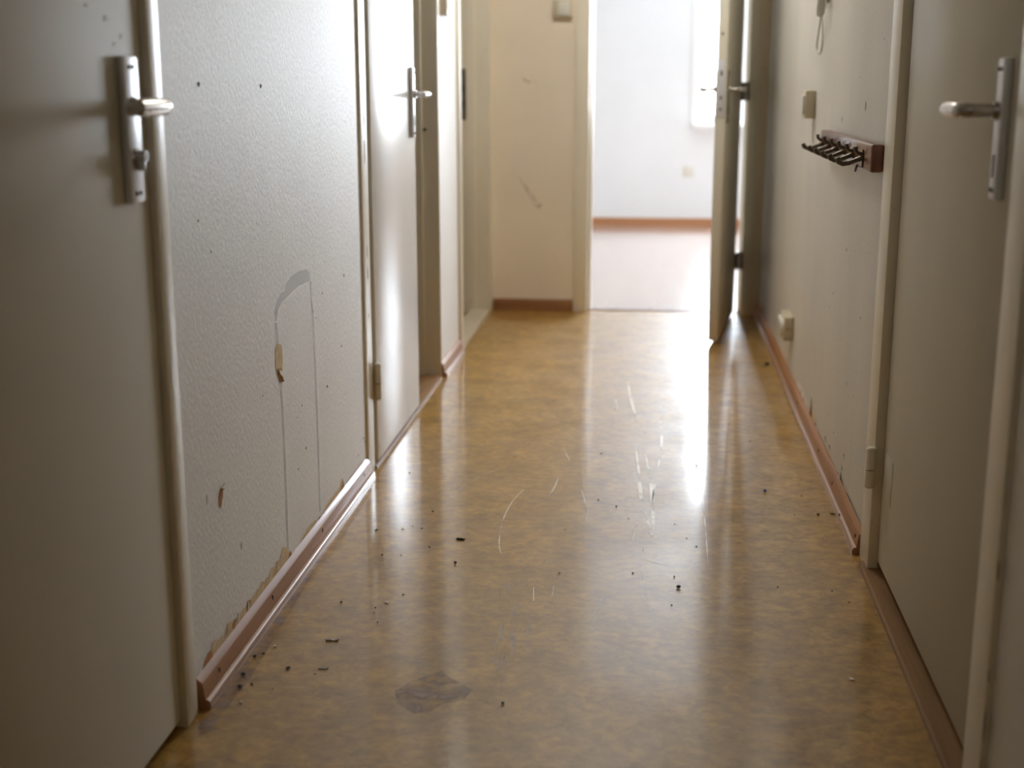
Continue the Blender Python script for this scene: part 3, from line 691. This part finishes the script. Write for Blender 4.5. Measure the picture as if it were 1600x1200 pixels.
# ------------------------------------------------------------------ debris on the floor, each bit a thing
def crumb_mesh(name, m_, seed):
    rr = random.Random(seed); bm = bmesh.new()
    bmesh.ops.create_icosphere(bm, subdivisions=1, radius=.5)
    for v in bm.verts: v.co *= rr.uniform(.75, 1.2)
    lo = min(v.co.z for v in bm.verts)
    for v in bm.verts: v.co.z -= lo
    me = bpy.data.meshes.new(name); bm.to_mesh(me); bm.free(); me.materials.append(MAT[m_]); return me
dark_m = [crumb_mesh('dirt_crumb', 'crumb_dark', k) for k in range(4)]
white_m = [crumb_mesh('plaster_crumb', 'crumb_white', k + 9) for k in range(4)]
def put(me, name, x, y, sx, sy, sz, label, group=None, cat='crumb'):
    o = bpy.data.objects.new(name, me); C.objects.link(o)
    o.location = (x, y, 0.0002); o.scale = (sx, sy, sz); o.rotation_euler.z = random.uniform(0, 6.28)
    return tag(o, label, cat, group)
DEB = [(-.675, 3.091, 8), (-.625, 2.921, 5), (-.58, 2.926, 3), (-.559, 3.256, 6), (-.564, 3.118, 5), (-.522, 2.985, 5), (-.683, 3.593, 5), (-.529, 2.681, 4), (-.574, 2.603, 4), (-.553, 2.526, 4), (-.252, 2.187, 6), (-.745, 2.35, 5), (-.679, 2.289, 7), (-.756, 2.253, 8), (-.746, 2.199, 9), (-.758, 2.333, 7), (-.728, 2.215, 5), (-.654, 2.623, 5), (.058, 2.685, 4), (.141, 3.753, 9), (-.131, 3.4, 5), (-.081, 3.35, 5), (-.047, 3.253, 4), (.071, 3.22, 4), (.099, 3.117, 4), (.121, 3.059, 4), (-.029, 2.867, 4), (.065, 2.853, 4), (.417, 3.493, 5), (.382, 3.331, 4), (.294, 2.814, 4), (.412, 2.804, 4), (.316, 4.041, 6), (.443, 3.337, 7), (.44, 2.741, 4), (-.12, 4.419, 5)]
ORD = ['nearest', 'second nearest', 'third nearest', 'fourth nearest', 'fifth nearest', 'sixth nearest', 'seventh nearest', 'eighth nearest', 'ninth nearest', 'tenth nearest', 'eleventh nearest', 'twelfth nearest']
def zone(x_, y_):
    if x_ < -.66 and y_ < 2.5: return 'at the near end of the white wall skirting'
    if x_ < -.5: return 'between the white wall skirting and the curled black chip'
    if x_ < .2: return 'in mid-corridor around the long white scratches'
    return 'along the beige wall skirting'
def scatter(spots, meshes, name, what, gname, flat):
    zs = {}
    for x_, y_, r in sorted(spots, key=lambda q: q[1]): zs.setdefault(zone(x_, y_), []).append((x_, y_, r))
    for z_, lst in zs.items():
        for k, (x_, y_, r) in enumerate(lst):
            s_ = r * .0011
            lab = ('%s %s %s' % (ORD[k], what, z_)) if len(lst) > 1 else '%s %s' % (what, z_)
            put(meshes[k % 4], name, x_, y_, s_ * 1.25, s_, s_ * flat, lab, gname)
scatter(DEB, dark_m, 'dirt_crumb', 'dark dirt crumb', 'tiny dark crumbs on the linoleum', .7)
WH = [(-.611, 3.108, 5), (-.591, 3.139, 4), (-.684, 3.216, 4), (-.732, 2.384, 6), (-.622, 2.273, 5), (-.725, 2.139, 7), (-.684, 2.203, 4), (-.197, 2.849, 5), (-.204, 3.151, 4), (-.012, 4.122, 4), (-.195, 3.651, 4), (-.571, 2.575, 4), (-.317, 2.703, 3), (-.314, 3.778, 6), (-.007, 3.023, 3), (-.4, 3.811, 8)]
scatter(WH, white_m, 'plaster_crumb', 'white plaster crumb', 'tiny white plaster crumbs on the linoleum', .6)
put(white_m[0], 'plaster_flake', -.556, 2.634, .017, .010, .003, 'flat white plaster flake on the floor beside the skirting moulding', cat='flake')
put(white_m[1], 'plaster_flake', -.143, 3.867, .013, .011, .003, 'white plaster flake in the bright reflection in mid-corridor', cat='flake')
put(white_m[2], 'plaster_flake', .392, 2.357, .015, .011, .003, 'white plaster flake near the worn wooden threshold', cat='flake')
put(crumb_mesh('blue_crumb', 'crumb_blue', 77), 'blue_crumb', .321, 3.523, .012, .011, .008, 'small dark blue crumb on the linoleum near the beige wall')
put(dark_m[1], 'dirt_lump', .461, 5.223, .022, .018, .012, 'dark lump of dirt against the far skirting of the beige wall')
put(dark_m[2], 'dirt_lump', -.444, 2.884, .009, .009, .007, 'round black crumb in front of the curled black chip')
put(dark_m[3], 'dirt_lump', .074, 2.787, .011, .011, .008, 'largest round black crumb below the long white scratches')
put(dark_m[0], 'wood_splinter', .482, 3.347, .018, .004, .004, 'thin dark splinter at the foot of the brown skirting', cat='splinter')
# curled grey flakes and a black chip
def flake(x_, y_, ln, wd, h, rot, m_, name, label):
    mb = MB(); n = 7
    rr = random.Random(int(ln * 1e5))
    top = [(-ln / 2 + ln * k / n, rr.uniform(.2, 1) * h) for k in range(n + 1)]
    va = [mb.bm.verts.new((a, -wd / 2 * rr.uniform(.7, 1), z + .0004)) for a, z in top]
    vb = [mb.bm.verts.new((a, wd / 2 * rr.uniform(.7, 1), z * .5 + .0004)) for a, z in top]
    vc = [mb.bm.verts.new((a, -wd / 2, .0002)) for a, z in top]; vd = [mb.bm.verts.new((a, wd / 2, .0002)) for a, z in top]
    for k in range(n):
        mb.bm.faces.new((va[k], va[k + 1], vb[k + 1], vb[k])); mb.bm.faces.new((vc[k], vc[k + 1], va[k + 1], va[k]))
        mb.bm.faces.new((vb[k], vb[k + 1], vd[k + 1], vd[k])); mb.bm.faces.new((vd[k], vd[k + 1], vc[k + 1], vc[k]))
    mb.bm.faces.new((va[0], vb[0], vd[0], vc[0])); mb.bm.faces.new((va[n], vc[n], vd[n], vb[n]))
    c_, s_ = math.cos(rot), math.sin(rot)
    mb.xf(lambda v: (x_ + v.x * c_ - v.y * s_, y_ + v.x * s_ + v.y * c_, v.z))
    return tag(mb.build(name, m_, None, smooth=False), label, 'flake')
flake(-.626, 2.427, .025, .010, .006, .05, 'crumb_grey', 'paint_flake', 'curled grey-white paint flake on the floor, largest near the skirting')
flake(-.612, 2.297, .018, .008, .003, -.1, 'crumb_grey', 'paint_flake', 'flat grey paint flake in front of the largest curled flake')
flake(-.455, 3.052, .020, .010, .006, -.2, 'crumb_dark', 'black_chip', 'curled black chip lying on the linoleum in mid-corridor')
